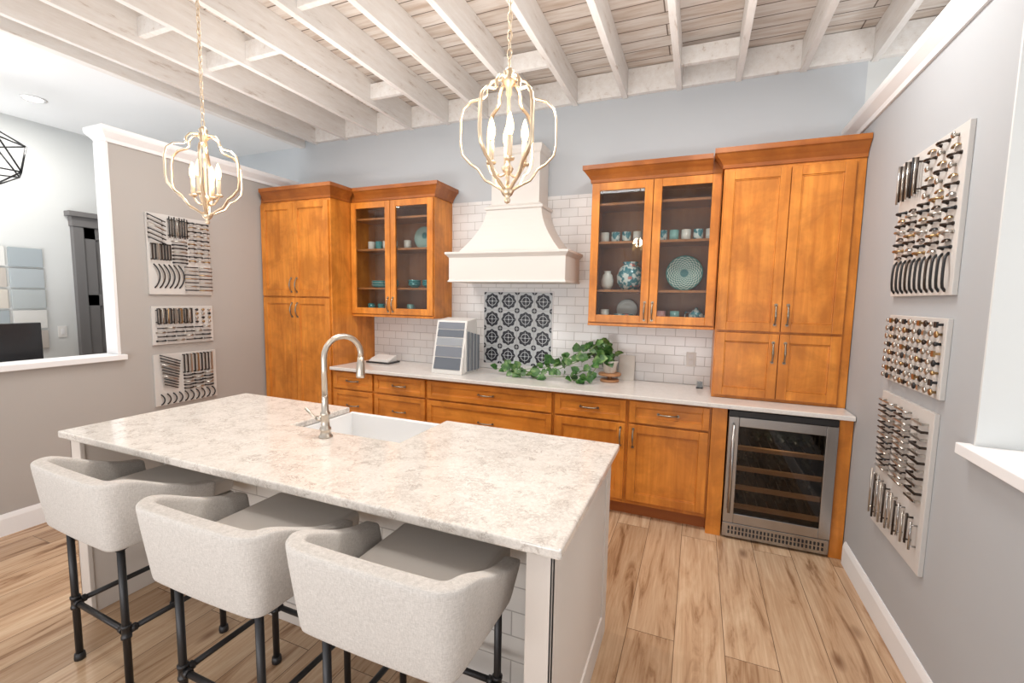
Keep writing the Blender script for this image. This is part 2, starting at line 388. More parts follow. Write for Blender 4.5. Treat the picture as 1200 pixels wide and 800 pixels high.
# base units
yb=-.62
def baseunit(x0,x1,kind,label):
    og=((x0+x1)/2,-.3,0); th=thing('base_cabinet',label,'cabinet',og)
    B(og).box(x0+.0005,x1-.0005,yb+.022,-.003,.10,.883).obj('body',M_wood,th,bevel=.001)
    B(og).box(x0+.0005,x1-.0005,yb+.08,-.02,0,.10).obj('toe_kick',M_toe,th)
    xm=(x0+x1)/2
    if kind=='D3':
        for z0,z1 in ((.71,.87),(.42,.70),(.13,.41)): door(th,x0+.01,x1-.01,z0,z1,yb,og,name='drawer',fr=.042,hz=(z0+z1)/2 if z1<.8 else .79,hx=xm,hor=True)
    else:
        door(th,x0+.01,x1-.01,.71,.87,yb,og,name='drawer',fr=.042,hz=.79,hx=xm,hor=True)
        door(th,x0+.01,x1-.01,.13,.70,yb,og,hz=.60,hx=(x1-.045 if kind=='DR' else x0+.045))
baseunit(-4.068,-3.59,'D3','honey maple base cabinet with stacked shaker drawers under the worktop')
baseunit(-3.59,-3.03,'D3','honey maple base cabinet with stacked shaker drawers under the worktop')
baseunit(-3.03,-1.89,'D3','wide honey maple drawer cabinet under worktop, below the range hood')
baseunit(-1.89,-1.335,'DR','honey maple base cabinet with one drawer above one shaker door')
baseunit(-1.335,-.785,'DL','honey maple base cabinet with drawer and door near wine fridge')
og=(-.73,-.3,0)
tag(B(og).box(-.784,-.69,yb+.002,-.003,0,.883).obj('filler_panel',M_wood,bevel=.002),'upright honey maple panel beside the wine fridge','cabinet panel')
og=(-.04,-.3,0)
tag(B(og).box(-.074,-.004,yb+.002,-.003,0,.883).obj('filler_panel',M_wood,bevel=.002),'upright honey maple panel between wine fridge and wall','cabinet panel')
og=(-2.03,-.32,.884)
tag(B(og).box(-4.068,-.004,-.655,-.010,.8835,.914).obj('worktop',M_quartz2,bevel=.006,seg=3),'pale quartz worktop running along the base cabinets','countertop')
# wine fridge
og=(-.38,-.34,0); x0,x1=-.682,-.080; yf=-.645
th=thing('wine_fridge','stainless steel wine fridge with glass door and bottle racks','wine fridge',og)
b=B(og); b.box(x0,x0+.03,-.60,-.05,.02,.875).box(x1-.03,x1,-.60,-.05,.02,.875).box(x0,x1,-.60,-.05,.84,.875).box(x0,x1,-.60,-.05,.02,.11).box(x0,x1,-.07,-.05,.1,.85)
b.obj('body',M_blk,th)
b=B(og); w=.062; b.box(x0,x0+w,yf,yf+.04,.12,.835).box(x1-w,x1,yf,yf+.04,.12,.835).box(x0+w,x1-w,yf,yf+.04,.12,.185).box(x0+w,x1-w,yf,yf+.04,.775,.835)
d=b.obj('door',M_steel,th,bevel=.003)
B(og).box(x0+w-.003,x1-w+.003,yf+.012,yf+.018,.182,.778).obj('glass_pane',M_glassd,d)
b=B(og); hx_=x0+.030; b.cyl((hx_,yf-.034,.20),(hx_,yf-.034,.79),.009,12).cyl((hx_,yf,.24),(hx_,yf-.034,.24),.006,10).cyl((hx_,yf,.75),(hx_,yf-.034,.75),.006,10)
b.obj('handle',M_steel,d)
B(og).box(x0,x1,yf+.005,yf+.04,.838,.875).obj('control_panel',M_blk,th,bevel=.002)
b=B(og); b.box(x0,x1,yf+.012,yf+.04,.018,.112)
b.obj('kick_grille',M_steel,th,bevel=.002)
b=B(og)
for i in range(26):
    for k in range(2):
        x=x0+.035+i*.0212; b.box(x,x+.011,yf+.009,yf+.013,.040+k*.030,.060+k*.030)
b.obj('grille_slots',M_blk,th)
rows=[.235,.365,.495,.635]
for z in rows:
    b=B(og); b.box(x0+w-.02,x1-w+.02,-.604,-.575,z-.027,z-.002); fr_=b.obj('rack_shelf',M_shelfw,th)
    b=B(og)
    for i in range(8): b.box(x0+w+.02+i*.062,x0+w+.026+i*.062,-.575,-.12,z-.012,z-.006)
    b.obj('rack_wires',M_rackm,fr_)
L=bpy.data.lights.new('fridge_fill_light','POINT'); L.energy=1.0; L.color=(1,.85,.65); L.shadow_soft_size=.02  # added fill light so racks and bottles show through the glass
lo=bpy.data.objects.new('fridge_fill_light',L); lo.parent=th; lo.location=(0,-.20,.79); COL.objects.link(lo)
b=B((0,0,0)); b.lathe((0,0,0),[(.008,.30),(.036,.30),(.037,.29),(.037,.12),(.030,.095),(.015,.075),(.014,.0),(.001,0)],12,axis='y')
bt=None
for ri,z in enumerate(rows):
    for i in range(6):
        if (ri*5+i*3)%7 in (1,): continue
        loc=(x0+w+.045+i*.077,-.54+random.uniform(0,.015),z+.032)
        if bt is None:
            bt=b.obj('wine_bottle',M_bottle); bt.location=loc; tag(bt,'dark glass wine bottle lying on a fridge rack','wine bottle','bottles in the wine fridge'); o=bt
        else: o=bt.copy(); COL.objects.link(o); o.location=loc

# ---------------- range hood ----------------
cx=-2.39; og=(cx,-.25,1.71)
th=thing('range_hood','cream painted flared range hood with molded ledge and square chimney','range hood',og)
b=B(og)
def rect(h,y,z,c=None):
    c=cx if c is None else c
    return [(c-h,-.0105,z),(c-h,y,z),(c+h,y,z),(c+h,-.0105,z)]
rings=[rect(.525,-.46,1.71),rect(.525,-.46,1.72),rect(.517,-.452,1.728),rect(.517,-.452,1.915),rect(.53,-.465,1.93),rect(.545,-.48,1.945),rect(.545,-.48,1.962),rect(.48,-.43,1.964)]
b.loft(rings,sm=False); b.obj('canopy',M_hood,th,bevel=.002)
b=B(og); rings=[]
for i in range(11):
    t=i/10; e=1-(1-t)**1.7; h=.455-(.455-.25)*e; y=-.41+(.41-.275)*e; rings.append(rect(h,y,1.962+t*.365))
b.loft(rings,sm=False); b.obj('flared_body',M_hood,th)
b=B(og); b.loft([rect(.25,-.275,2.327),rect(.264,-.289,2.333),rect(.264,-.289,2.352),rect(.245,-.27,2.362),rect(.228,-.253,2.375)],sm=False).obj('collar_molding',M_hood,th,bevel=.002)
b=B(og); b.loft([rect(.218,-.245,2.37),rect(.218,-.245,2.80)],sm=False).obj('chimney',M_hood,th,bevel=.002)
b=B(og); b.loft([rect(.219,-.246,2.78),rect(.228,-.255,2.79),rect(.238,-.265,2.82),rect(.238,-.265,2.85)],sm=False).obj('chimney_cap',M_hood,th,bevel=.002)

# ---------------- island ----------------
IX0,IX1,IY0,IY1=-3.683,-1.21,-2.753,-1.787
og=((IX0+IX1)/2,(IY0+IY1)/2,0)
th=thing('kitchen_island','cream painted kitchen island with seating overhang and tiled knee wall','kitchen island',og)
bx0,bx1,by0,by1=IX0+.035,IX1-.03,IY0+.03,IY1-.03; ky=-2.36; sx0,sx1=-2.80,-2.13
b=B(og); b.box(bx0+.08,sx0-.012,ky,by1,0,.883).box(sx1+.012,bx1-.08,ky,by1,0,.883).box(sx0-.012,sx1+.012,ky,by1,0,.62).box(sx0-.012,sx1+.012,ky,-2.235,.62,.883)
b.obj('body',M_cream,th)
for a,c in ((bx0,bx0+.08),(bx1-.08,bx1)): 
    b=B(og); b.box(a+.008,c-.008,by0+.01,by1-.01,.0,.883)
    out=1 if a>-2 else -1
    X0,X1=(c-.010,c) if out>0 else (a,a+.010)
    for y0,y1,z0,z1 in ((by0,by0+.085,0,.883),(by1-.085,by1,0,.883),(by0+.085,by1-.085,.0,.13),(by0+.085,by1-.085,.80,.883)): b.box(X0,X1,y0,y1,z0,z1)
    b.box(a,c,by0,by0+.02,0,.883); b.obj('end_panel',M_cream,th,bevel=.003)
B(og).box(bx0+.08,bx1-.08,ky-.012,ky-.0005,.10,.86).obj('tiled_knee_panel',brickmat('knee_tile',(.66,.64,.61),(.62,.60,.58),(.40,.38,.36),.30,.10,.003),th)
B(og).box(bx0+.08,bx1-.08,ky-.018,ky,0,.10).obj('base_trim',M_cream,th,bevel=.003)
for a,c in ((bx0+.10,-3.22),(-3.21,sx0-.02),(sx0,-2.465),(-2.465,sx1),(sx1+.02,bx1-.10)):
    z1=.86 if not(a>=sx0-.001 and c<=sx1+.001) else .61
    b=B(og); fr=.055; Y0,Y1=by1,by1+.018; b.box(a,a+fr,Y0,Y1,.12,z1).box(c-fr,c,Y0,Y1,.12,z1).box(a+fr,c-fr,Y0,Y1,.12,.12+fr).box(a+fr,c-fr,Y0,Y1,z1-fr,z1).box(a+fr,c-fr,Y0,Y1-.009,.12+fr,z1-fr)
    b.obj('door',M_cream,th,bevel=.002)
og=((IX0+IX1)/2,(IY0+IY1)/2,.884)
ZT=.916
poly=[(IX0,IY0),(IX1,IY0),(IX1,IY1),(sx1-.004,IY1),(sx1-.004,-2.205),(sx0+.004,-2.205),(sx0+.004,IY1),(IX0,IY1)]
b=B(og)
top=[b.v((x,y,ZT)) for x,y in poly]; bot=[b.v((x,y,.8835)) for x,y in poly]
for f_ in ((0,1,4,5),(1,2,3,4),(0,5,6,7)):
    b.face([top[i] for i in f_]); b.face([bot[i] for i in f_][::-1])
for i in range(8): b.face([top[i],bot[i],bot[(i+1)%8],top[(i+1)%8]])
tag(b.obj('island_worktop',M_quartz,bevel=.007,seg=3),'speckled cream quartz island top with brown veining and sink cutout','countertop')
# sink
og=(-2.465,-1.99,.64)
b=B(og); a0,a1,c0,c1=sx0-.008,sx1+.008,-2.228,-1.755; t=.022; z0,z1=.65,.8825
b.box(a0,a1,c1-t-.006,c1,z0,z1)
b.box(a0,a1,c0,c0+t,z0,z1).box(a0,a0+t,c0+t,c1-t,z0,z1).box(a1-t,a1,c0+t,c1-t,z0,z1).box(a0+t,a1-t,c0+t,c1-t,z0,z0+.02)
s=b.obj('farmhouse_sink',M_sink,bevel=.006,seg=3); tag(s,'white fireclay apron-front sink set into the island top','sink')
# faucet
og=(-2.49,-2.285,.916); fx,fy=-2.49,-2.285
th=thing('kitchen_faucet','satin nickel gooseneck pull-down faucet on the island top','faucet',og)
B(og).lathe((fx,fy,.9165),[(.001,0),(.032,0),(.032,.006),(.025,.012),(.022,.03),(.026,.034),(.026,.042),(.020,.05),(.018,.10),(.022,.104),(.022,.116),(.017,.122),(.015,.17),(.014,.19),(.013,.20),(.001,.20)],20).obj('base',M_chrome,th)
dx,dy=.30,.95
pts=[(fx,fy,1.11),(fx,fy,1.25),(fx,fy,1.29)]
R=.095
for i in range(1,13):
    a=pi*i/12*1.05; pts.append((fx+dx*R*(1-math.cos(a)),fy+dy*R*(1-math.cos(a)),1.29+R*math.sin(a)))
B(og).tube(pts,.0135,12).obj('spout',M_chrome,th)
e=Vector(pts[-1]); dn=(Vector(pts[-1])-Vector(pts[-2])).normalized()
B(og).tube([e-dn*.004,e+dn*.02,e+dn*.03,e+dn*.09,e+dn*.10],[.0145,.0165,.019,.022,.020],14).obj('spray_head',M_chrome,th)
B(og).cyl((fx-.018,fy,1.0),(fx-.050,fy,1.0),.012,12).tube([(fx-.045,fy,1.0),(fx-.07,fy-.005,1.01),(fx-.11,fy-.012,1.045)],[.007,.006,.0075],8).obj('lever',M_chrome,th)

# ---------------- stools ----------------
def stool():
    th=thing('bar_stool','pale linen barrel-back bar stool on dark pipe legs','bar stool',(0,0,0),'linen bar stools at the island')
    yf,ybk=.10,-.235; r=.024; Wb,Wf=.236,.240
    def half(y): return Wb+(Wf-Wb)*max(0,(y-ybk)/(yf-ybk))
    side=[(half(y),y,0) for y in [yf+(ybk+r-yf)*i/6 for i in range(7)]]
    corner=[(Wb-r+r*math.cos(a),ybk+r-r*math.sin(a),0) for a in [k/4*pi/2 for k in range(1,4)]]
    back=[((Wb-r)*(1-2*i/6),ybk-.004*math.sin(pi*i/6),0) for i in range(7)]
    right=side+corner; path=right+back+[(-x,y,z) for x,y,z in right[::-1]]
    P=[Vector(p) for p in path]; rings=[]; n=len(P)
    for i,p in enumerate(P):
        t=(P[min(i+1,n-1)]-P[max(i-1,0)]).normalized(); nr=Vector((t.y,-t.x,0))
        if nr.dot(Vector((p.x,p.y,0)))<0: nr=-nr
        k=max(0,min(1,((p.y-ybk)/(yf-ybk)-.12)/.83)); top=.890-.115*(1-(1-k)**1.5); bot=.618
        h=top-bot; sec=[]
        for (o,zz) in ((-.024,.015),(-.026,.06),(-.028,.90),(-.026,.985),(-.020,1.0),(.022,1.0),(.028,.988),(.030,.92),(.026,.06),(.024,.015),(.018,.0),(-.018,0)):
            q=p+nr*(o+.032*zz); q.z=bot+h*zz; sec.append(q)
        rings.append(sec)
    def shrink(sec,d,k):
        c=sum(sec,Vector())/len(sec); return [c+(q-c)*k+d for q in sec]
    rings=[shrink(rings[0],Vector((0,.008,0)),.95)]+rings+[shrink(rings[-1],Vector((0,.008,0)),.95)]
    b=B(); b.loft(rings); sh=b.obj('backrest',M_fab,th,sub=1)
    b=B(); b.box(-.214,.214,-.205,.245,.66,.742); b.obj('seat',M_cush,th,bevel=.028,seg=4)
    b=B(); b.box(-.212,.212,-.212,.238,.614,.66); b.obj('seat_frame',M_fab,th,bevel=.008)
    for sx in (-1,1):
        for y in (-.20,.17):
            x=sx*.195; b=B(); b.cyl((x,y,.012),(x,y,.612),.0130,12)
            b.lathe((x,y,0),[(.001,0),(.019,0),(.020,.010),(.018,.028),(.0125,.03)],14)
            b.lathe((x,y,.592),[(.0125,0),(.018,.002),(.020,.012),(.034,.013),(.034,.02)],14)
            for z in (.26,): b.lathe((x,y,z-.028),[(.0125,0),(.018,.001),(.018,.011),(.0155,.013),(.0155,.043),(.018,.045),(.018,.055),(.0125,.056)],14)
            b.obj('leg',M_pipe,th)
    u=.195
    for a,c in (((-u,-.2),(u,-.2)),((-u,.17),(u,.17)),((-u,-.2),(-u,.17)),((u,-.2),(u,.17))):
        b=B(); b.cyl((a[0],a[1],.26),(c[0],c[1],.26),.0110,12)
        d=(Vector(c)-Vector(a)).normalized()
        for s,q in ((1,a),(-1,c)):
            p=Vector(q)+d*s*.014; e=p+d*s*.020; b.cyl((p.x,p.y,.26),(e.x,e.y,.26),.0155,12)
        b.obj('footrest',M_pipe,th)
    return th
st=stool(); st.location=(-1.675,-2.715,0); st.rotation_euler=(0,0,.0)
copy_thing(st,(-2.312,-2.74,0),0.0); copy_thing(st,(-3.09,-2.70,0),-.04)

# ---------------- pendants ----------------
def pendant(x,y):
    z0=1.93; og=(x,y,z0); K=1.06; th=thing('lantern_pendant','champagne gold open cage lantern pendant with candle bulbs','pendant light',og,'gold lantern pendants')
    prof=[(.012,.405),(.030,.418),(.062,.410),(.080,.388),(.080,.366),(.096,.354),(.138,.345),(.166,.320),(.176,.285),(.177,.20),(.170,.165),(.140,.135),(.112,.118),(.100,.100),(.085,.080),(.055,.066),(.030,.052),(.018,.045)]
    for k in range(6):
        a=k*pi/3+.35; ca,sa=math.cos(a),math.sin(a)
        b=B(og); b.tube([(x+r*ca,y+r*sa,z0+h*K) for r,h in prof],.0082,8,flat=.5); b.obj('cage_rib',M_gold,th)
    b=B(og); b.lathe((x,y,z0),[(r,h*K) for r,h in [(.001,0),(.009,.004),(.012,.014),(.008,.022),(.018,.030),(.026,.045),(.020,.056),(.008,.062),(.007,.10),(.016,.108),(.022,.120),(.012,.132),(.006,.14),(.006,.36),(.012,.37),(.010,.39),(.022,.402),(.030,.415),(.016,.43),(.022,.44),(.010,.455),(.001,.46)]],16).obj('central_stem',M_gold,th)
    for k in range(4):
        a=k*pi/2+.5; ca,sa=math.cos(a),math.sin(a); R=.062
        pts=[]
        for i in range(9):
            t=i/8; pts.append((x+ca*R*t,y+sa*R*t,z0+.12-.03*math.sin(pi*t)+.02*t))
        b=B(og); b.tube(pts,.0045,6).lathe((x+ca*R,y+sa*R,z0+.138),[(.001,0),(.016,.003),(.019,.010),(.012,.014),(.001,.014)],12); arm=b.obj('candle_arm',M_gold,th)
        B(og).cyl((x+ca*R,y+sa*R,z0+.15),(x+ca*R,y+sa*R,z0+.225),.0095,12).obj('candle_sleeve',M_candle,arm)
        B(og).lathe((x+ca*R,y+sa*R,z0+.225),[(.006,0),(.010,.008),(.0145,.026),(.013,.045),(.007,.068),(.002,.082),(.0005,.084)],12).obj('bulb',M_bulb,arm)
    b=B(og); z=z0+.482; i=0
    while z<3.14:
        pts=[]
        for k in range(12):
            a=k*pi/6; u=.0085*math.cos(a); w=.019*math.sin(a); pts.append((x+(u if i%2 else 0),y+(0 if i%2 else u),z+.019+w))
        b.tube(pts,.0021,6,closed=True); z+=.031; i+=1
    b.obj('chain',M_gold,th)
    b=B(og); b.tube([(x+.003*math.sin(k),y+.003*math.cos(k),z0+.48+k*.1) for k in range(8)],.0016,6).obj('cord',M_candle,th)
    B(og).lathe((x,y,3.135),[(.008,0),(.03,.008),(.062,.03),(.066,.044),(.001,.045)],20).obj('ceiling_canopy',M_gold,th)
    struct(B().box(x-.30,x+.30,y-.07,y+.07,3.181,3.2),'trim_%d'%(50+int(abs(x))),M_raft)
    L=bpy.data.lights.new('pendant_lamp','POINT'); L.energy=8; L.color=(1,.78,.54); L.shadow_soft_size=.05
    lo=bpy.data.objects.new('pendant_lamp',L); lo.parent=th; lo.location=(0,0,.32); COL.objects.link(lo)
pendant(-3.27,-2.27); pendant(-1.59,-2.27)

# ---------------- display boards ----------------
PC={}
def pullmesh(kind,L,mat):
    key=(kind,round(L,3),mat.name)
    if key in PC: return PC[key]
    b=B(); h=.022
    if kind=='bar':
        b.cyl((-L/2,0,h),(L/2,0,h),.0046,8); 
        for s in (-1,1): b.cyl((s*L*.38,0,0),(s*L*.38,0,h),.004,8)
    elif kind=='flat':
        b.box(-L/2,L/2,-.0048,.0048,h-.003,h+.003).box(-L/2,-L/2+.008,-.0048,.0048,0,h).box(L/2-.008,L/2,-.0048,.0048,0,h)
    elif kind=='bow':
        b.tube([(L*(i/10-.5),-L*.16*math.sin(pi*i/10),h*math.sin(pi*i/10)**.5) for i in range(11)],.0052,8)
    elif kind=='arch':
        b.tube([(L*(i/10-.5),0,h*max(0,math.sin(pi*i/10))**.5+.003) for i in range(11)],[.006,.005,.005,.005,.006,.0065,.006,.005,.005,.005,.006],8)
        for s in (-1,1): b.cyl((s*L/2,0,0),(s*L/2,0,.005),.008,8)
    elif kind=='cup':
        rings=[]
        for i in range(7):
            a=pi*i/6; rings.append([(L/2*math.cos(a)*k,L*.24*math.sin(a)*k-.008,z) for k,z in ((1,.002),(.95,.012),(.5,.017),(.1,.018))])
        b.loft(rings,closed=False,caps=False)
    elif kind=='knob':
        b.lathe((0,0,0),[(.001,0),(.006,0),(.005,.009),(.008,.012),(L/2,.016),(L/2,.020),(L*.3,.023),(.001,.024)],12)
    elif kind=='square':
        b.box(-.005,.005,-.005,.005,0,.018).box(-L/2,L/2,-L/2,L/2,.018,.025)
    bmesh.ops.recalc_face_normals(b.bm,faces=b.bm.faces)
    me=bpy.data.meshes.new(kind); b.bm.to_mesh(me); b.bm.free(); me.materials.append(mat); PC[key]=me; return me
def board(side,y0,y1,z0,z1,items,label,group):
    assert len(items)<=99,len(items)
    x=XW+.0002 if side<0 else -.0002; n=1 if side<0 else -1
    og=(x,(y0+y1)/2,z0); th=thing('hardware_display_board',label,'display board',og,group)
    a,c=sorted((x,x+n*.018)); B(og).box(a,c,y0,y1,z0,z1).obj('panel',[M_boardp],th,bevel=.002)
    for kind,u,v,L,ang,mat in items:
        W=y1-y0; uu=u*W if side<0 else (1-u)*W
        me=pullmesh(kind,L,mat); o=bpy.data.objects.new('cabinet_knob' if kind in('knob','square') else 'cabinet_pull',me); COL.objects.link(o)
        su=1 if side<0 else -1
        X=Vector((0,su*math.cos(ang),math.sin(ang))); Z=Vector((n,0,0)); Y=Z.cross(X)
        m=Matrix((X,Y,Z)).transposed().to_4x4(); m.translation=Vector((n*.018,y0+uu-og[1],z1-v*(z1-z0)-og[2]))
        o.parent=th; o.matrix_basis=m
H=pi/2; br,bk,nk,ag=M_bronze,M_black,M_pn,M_brass
L1=[]
for i in range(6): L1.append(('bar',.13,.06+i*.055,.14,-.35,[bk,br,nk,bk,br,bk][i]))
for i in range(7): L1.append(('flat',.05+i*.045,.47,.13,H,[br,bk,nk,br,bk,bk,br][i]))
for i in range(8): L1.append(('bar',.32+i*.04,.15,.17-.012*(i%2),H,[bk,br,bk,nk,br,bk,bk,br][i]))
for i in range(7): L1.append(('arch',.49,.32+i*.045,.11,0,[nk,bk,br,nk,bk,br,bk][i]))
for r in range(10):
    for c in range(3): L1.append((['arch','bar','arch'][(r+c)%3],.69+c*.12,.06+r*.055,.050,0,[bk,ag,br,nk][(r+2*c)%4]))
for i in range(6): L1.append(('bow',.08+i*.075,.77,.19,H,[bk,br,bk,bk,br,bk][i]))
for r in range(7):
    for c in range(2): L1.append(('bar',.64+c*.24,.64+r*.05,.11,0,[br,nk,bk,ag][(r+c)%4]))
board(-1,-1.63,-1.135,1.56,2.205,L1,'largest white sample board crowded with bronze and nickel cabinet pulls','hardware boards on the greige wall')
L2=[]
for c in range(14): L2.append((['bar','flat'][c%2],.06+c*.042,.26,.13,H,[bk,br,nk,bk,ag][c%5]))
for r in range(4):
    for c in range(6): L2.append((['bar','arch'][(c+r)%2],.12+c*.15,.57+r*.11,.062,0,[bk,nk,br,bk][(c+r)%4]))
for c in range(3):
    for r in range(4): L2.append(('knob',.70+c*.11,.10+r*.11,.022,0,[bk,ag,nk][(c+r)%3]))
board(-1,-1.625,-1.135,1.15,1.465,L2,'small white sample board with short cabinet pulls and knobs','hardware boards on the greige wall')
L3=[]
for r in range(11): L3.append(('bar',.22,.08+r*.055,.17-.006*r,-.4,[bk,bk,br,nk][r%4]))
for c in range(9): L3.append(('flat',.44+c*.058,.22,.16,H,[bk,br,nk,bk,ag,bk,br,bk,nk][c]))
for r in range(5):
    for c in range(3): L3.append(('arch',.52+c*.17,.46+r*.066,.07,0,[bk,br,nk][(r+c)%3]))
for c in range(10): L3.append(('bow',.08+c*.092,.88,.085,H,[bk,br,bk][c%3]))
board(-1,-1.63,-1.125,.645,1.07,L3,'white sample board with slanted black bar pulls and bow pulls','hardware boards on the greige wall')
R1=[]
for i in range(9): R1.append(('bar',.06+i*.042,.17,.18-.012*(i%3),H,[nk,br,nk,br,nk,br,bk,nk,br][i]))
for r in range(6):
    for c in range(3): R1.append((['cup','arch','knob'][(r+c)%3],.54+c*.17,.05+r*.058,[.055,.068,.026][(r+c)%3],0,[ag,br,nk][(r+c)%3]))
for r in range(8):
    for c in range(5): R1.append((['arch','cup','arch'][(r+c)%3],.12+c*.19,.39+r*.046,[.070,.055,.06][(r+c)%3],0,[bk,ag,br,nk,br][(r+2*c)%5]))
for i in range(11): R1.append(('bow',.08+i*.083,.86,.15,H+.0,[bk,bk,bk,br][i%4]))
board(1,-1.625,-1.03,1.62,2.265,R1,'white sample board with bronze, brass pulls and black bow handles','hardware boards on the gray wall')
R2=[]
for r in range(8):
    for c in range(11): R2.append((['knob','square','knob'][(r*c+c)%3],.06+c*.088,.08+r*.12,.018+.005*((r+c)%3),0,[nk,ag,br,nk,bk,nk][(r*3+c)%6]))
board(1,-1.62,-1.055,1.21,1.53,R2,'white sample board dotted with rows of round and square knobs','hardware boards on the gray wall')
R3=[]
for r in range(13): R3.append(('bar',.22,.06+r*.040,.16-.005*r,0,[nk,bk,br][r%3])); R3.append(('bar',.54,.06+r*.040,.13,0,[nk,br,nk][r%3])); 
for r in range(11): R3.append(('flat',.84,.08+r*.048,.10,0,[nk,br][r%2]))
for c in range(12): R3.append(('bar',.06+c*.078,.78 if c%2 else .76,.23-.010*c,H,[nk,br,M_steel][c%3]))
board(1,-1.60,-1.055,.47,1.15,R3,'white sample board with long brushed nickel bar pulls','hardware boards on the gray wall')

# ---------------- dishes ----------------
def mugmesh(b,c,r=.034,h=.085):
    b.lathe(c,[(.001,0),(r*.8,0),(r,.012),(r,h),(r-.004,h),(r-.004,.012),(.001,.010)],16)
    x,y,z=c; b.tube([(x+r-.002,y,z+h*.8),(x+r+.016,y,z+h*.78),(x+r+.020,y,z+h*.5),(x+r+.014,y,z+h*.25),(x+r-.002,y,z+h*.2)],.0045,6); return b
def put(kind,fn,loc,mat,label,cat,group,rot=0):
    b=B(); fn(b); o=b.obj(kind,mat); o.location=loc; o.rotation_euler=(0,0,rot); tag(o,label,cat,group); return o
mug=lambda b: mugmesh(b,(0,0,0))
bowl=lambda r:(lambda b:b.lathe((0,0,0),[(.001,0),(r*.45,0),(r*.5,.008),(r*.85,r*.4),(r,r*.62),(r-.004,r*.62),(r*.8,r*.4),(r*.4,.014),(.001,.012)],20))
plate=lambda r:(lambda b:b.lathe((0,0,0),[(.001,0),(r*.6,0),(r,.014),(r,.018),(r*.6,.006),(.001,.006)],24))
def upplate(r):
    def f(b): b.lathe((0,0,r),[(.001,0),(r*.6,0),(r*.97,-.014),(r,-.016),(r*.97,-.019),(r*.6,-.006),(.001,-.006)],28,axis='y')
    return f
vase=lambda r,h:(lambda b:b.lathe((0,0,0),[(.001,0),(r*.6,0),(r*.95,h*.25),(r,h*.5),(r*.8,h*.78),(r*.5,h*.9),(r*.58,h),(r*.52,h),(r*.44,h*.9),(.001,h*.8)],20))
def teapot(b):
    r=.055; b.lathe((0,0,0),[(.001,0),(r*.6,0),(r,.035),(r*.95,.065),(r*.5,.09),(r*.5,.094),(.012,.10),(.012,.112),(.001,.115)],18)
    b.tube([(r*.8,0,.04),(r+.02,0,.06),(r+.035,0,.095)],[.012,.008,.006],8); b.tube([(-r*.85,0,.075),(-r-.02,0,.08),(-r-.025,0,.045),(-r*.9,0,.03)],.005,6)
zs=[1.4185,1.6605,2.0305,2.3205]
G1='dishes in the glass cabinet near the tall cabinet'; G2='dishes in the glass cabinet near the pantry'
y=-.17
ML={'cream_ceramic':'cream ceramic mug on cabinet shelf','floral_ceramic':'floral patterned mug on cabinet shelf','seafoam_ceramic':'seafoam green mug on cabinet shelf','teal_ceramic':'dark teal ceramic mug on cabinet shelf'}
def putmug(x,z,m,g,yy=-.17): put('mug',mug,(x,yy,z),m,ML[m.name],'mug',g,random.uniform(1.2,1.9))
for x,m in ((-1.63,M_cer),(-1.545,M_floral),(-1.46,M_floral),(-1.375,M_cer),(-1.19,M_floral),(-1.105,M_seafoam),(-1.02,M_cer),(-.935,M_floral),(-.85,M_cer)):
    putmug(x,zs[2],m,G1)
put('vase',vase(.105,.22),(-1.42,-.165,zs[1]),M_floral,'large round floral ceramic vase behind cabinet glass','vase',G1)
put('jar',vase(.05,.15),(-1.60,-.16,zs[1]),M_cer,'small cream ceramic jar beside floral vase','jar',G1)
put('platter',upplate(.135),(-1.02,-.10,zs[1]),M_plate,'large patterned green plate standing upright on cabinet shelf','plate',G1)
put('bowl',bowl(.085),(-1.45,-.2,zs[0]),M_floral,'floral ceramic bowl on bottom cabinet shelf','bowl',G1)
put('platter',upplate(.085),(-1.45,-.04,zs[0]),M_cer,'cream plate standing upright behind a bowl','plate',G1)
put('teapot',teapot,(-.92,y,zs[0]),M_floral,'floral ceramic teapot on bottom cabinet shelf','teapot',G1,.1)
put('mug',mug,(-1.17,y,zs[0]),M_pink,'pink ceramic mug on bottom cabinet shelf','mug',G1,1.5)
putmug(-1.07,zs[0],M_seafoam,G1,-.22); putmug(-1.61,zs[0],M_cer,G1)
for x,k in ((-3.97,0),(-3.85,0),(-3.72,1),(-3.50,2),(-3.37,1),(-3.24,0)):
    if k==1: put('bowl',bowl(.055),(x,y,zs[0]),M_teal,'dark teal ceramic bowl on bottom shelf','bowl',G2)
    else: putmug(x,zs[0],M_seafoam if k==2 else M_teal,G2)
for x in (-3.45,-3.29):
    for k in range(3): put('bowl',bowl(.065),(x,y,zs[1]+k*.018),M_teal,'dark teal bowl in a stack on cabinet shelf','bowl',G2)
for k in range(5): put('plate',plate(.10),(-3.84,y,zs[1]+k*.0125),M_seafoam if k%2 else M_teal,'teal dinner plate in a stack on cabinet shelf','plate',G2)
putmug(-3.69,zs[1],M_teal,G2)
put('platter',upplate(.11),(-3.38,-.10,zs[2]),M_plate,'pale green plate standing upright on cabinet shelf','plate',G2)
for x,m in ((-3.96,M_cer),(-3.87,M_teal),(-3.78,M_cer),(-3.69,M_floral),(-3.53,M_cer),(-3.22,M_floral)): putmug(x,zs[2],m,G2)

